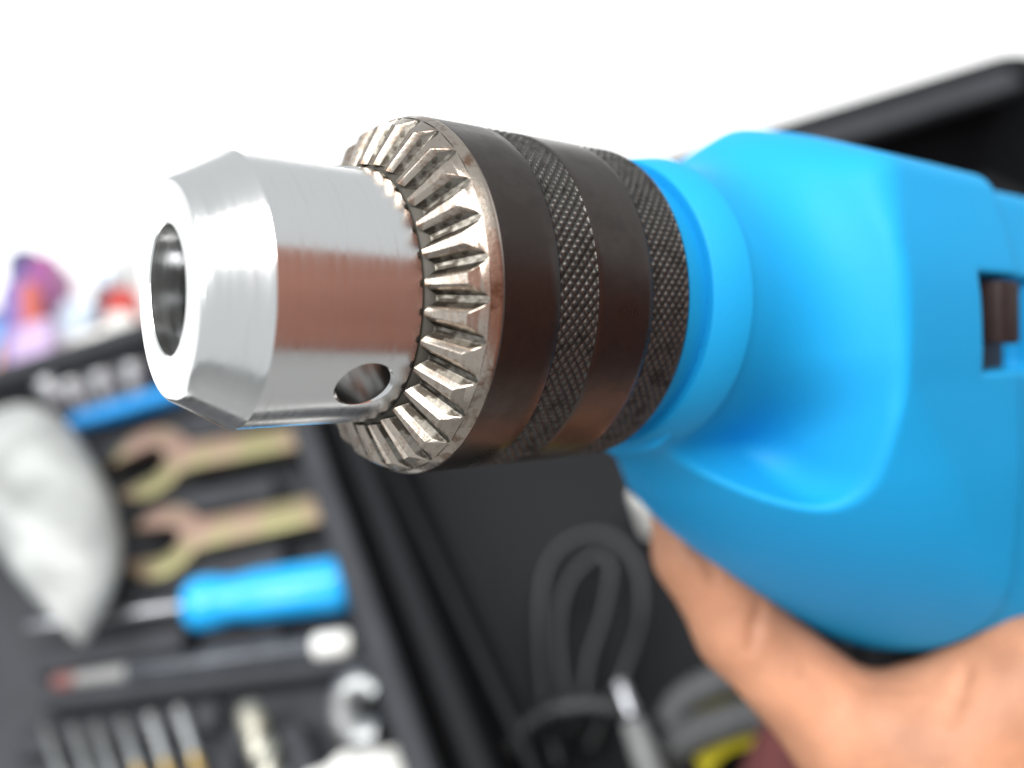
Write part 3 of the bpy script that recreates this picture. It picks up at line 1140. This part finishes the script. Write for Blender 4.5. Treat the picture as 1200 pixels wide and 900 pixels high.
hose = empty('braided_hose', Matrix.Translation(Vector(at(830, 850, cz))), 'grey braided hose coiled in the case under the hand', 'hose')
cable('loop', [(768, 960, cz), (776, 880, cz + .01), (795, 828, cz + .014), (840, 800, cz + .02), (900, 795, cz + .02), (980, 820, cz + .014)], .0058, M['braid'], hose, .05, .0018, 24)
cable('loop', [(800, 960, cz - .006), (786, 890, cz + .01), (802, 868, cz + .018), (840, 850, cz + .026), (900, 838, cz + .028), (990, 850, cz + .02)], .0060, M['braid'], hose, .05, .0018, 24)
yr = link('tape_roll', lathe([(-.010, .018), (-.010, .0325), (-.009, .0335), (.009, .0335), (.010, .0325), (.010, .018)], 64, 'z', True), M['yellow'], None, 40)
yr.matrix_world = Matrix.Translation(Vector(at(880, 935, cz - .004))) @ Matrix.Rotation(R_(20), 4, 'X')
tag(yr, 'roll of bright yellow tape under the grey braided hose', 'tape roll')
kn = link('stopper', lathe([(-.02, .0055), (-.012, .006), (-.002, .0066), (.002, .0066), (.0035, .0058), (.004, .0)], 32, 'z'), M['white'], None, 40)
kn.matrix_world = Matrix.Translation(Vector(at(757, 582, -.02))) @ Matrix.Rotation(R_(-20), 4, 'X')
tag(kn, 'pale grey stopper in the case beside the fingertip', 'stopper')

# ------------------------------------------------------------------ bright clutter further back on the table


def lying(name, p, q, parts, label, cat, lift, group=None):
    """a thing lying on the table from photo point p (foot) to q (top); each part is a function of its length"""
    a, b = at(*p, TZ + lift), at(*q, TZ + lift)
    ln = float(np.linalg.norm(b - a))
    mw = frame(a, b)
    if len(parts) == 1:
        o = link(name, parts[0][1](ln), parts[0][2], None, 40)
        o.matrix_world = mw
        return tag(o, label, cat, group)
    e = empty(name, mw, label, cat, group)
    for nm_, fn, m_ in parts:
        link(nm_, fn(ln), m_, e, 40)
    return e


def cyl(r, f0, f1, neck=1.0):
    return lambda ln: lathe([(f0 * ln, r * .9), (f0 * ln + .001, r), (f0 * ln + (f1 - f0) * ln * .8, r), (f1 * ln - .0005, r * neck), (f1 * ln, r * neck * .9)], 32, 'x')


def slab(wd, th, f0, f1, bev=.001):
    return lambda ln: box((f1 - f0) * ln, wd, th, bev, (f0 + f1) / 2 * ln, 0, 0)


lying('bottle', (38, 428), (30, 306), [('body', cyl(.0165, 0, .8, .5), M['purple']), ('cap', cyl(.0115, .8, 1), M['navy'])], 'purple bottle with dark blue cap lying on the table', 'bottle', .017)
lying('carton', (58, 386), (57, 316), [('box', slab(.018, .026, 0, 1), M['magenta'])], 'magenta carton lying right beside the purple bottle', 'carton', .013)
lying('tube', (41, 400), (35, 336), [('body', cyl(.006, 0, .85), M['orange']), ('lid', cyl(.0052, .85, 1), M['orange'])], 'orange tube resting against the purple bottle', 'tube', .036)
lying('pouch', (38, 440), (42, 384), [('film', slab(.026, .012, 0, 1, .005), M['lilac'])], 'pale lilac pouch lying before the purple bottle', 'pouch', .042)
lying('carton', (66, 410), (108, 366), [('box', slab(.03, .02, 0, 1), M['paleblue'])], 'low pale blue carton lying on the table beyond the case', 'carton', .010)
lying('bottle', (124, 388), (124, 322), [('body', cyl(.0085, 0, .72, .6), M['charcoal']), ('cap', cyl(.006, .72, 1), M['paleblue'])], 'small dark bottle with pale cap behind the case rim', 'bottle', .009)
lying('rod', (148, 372), (146, 298), [('rod', cyl(.0035, 0, 1), M['grey'])], 'thin grey rod lying next to the dark bottle', 'rod', .012)
lying('spool', (142, 396), (145, 350), [('foot', cyl(.0095, 0, .4), M['white']), ('body', cyl(.0105, .4, 1), M['scarlet'])], 'red spool on a white foot behind the case rim', 'spool', .016)
lying('box', (2, 424), (2, 374), [('body', slab(.024, .02, 0, .72), M['sky']), ('lid', slab(.0245, .0205, .72, 1), M['navy'])], 'blue box with dark lid at the very edge of the clutter', 'box', .011)
lying('jar', (16, 446), (20, 408), [('body', cyl(.012, 0, .8), M['peach']), ('lid', cyl(.0125, .8, 1), M['peach'])], 'squat peach coloured jar close to the case rim', 'jar', .013)
lying('paper', (84, 424), (88, 396), [('sheets', slab(.05, .006, 0, 1, .0006), M['white'])], 'low stack of white paper by the purple bottle', 'paper', .024)
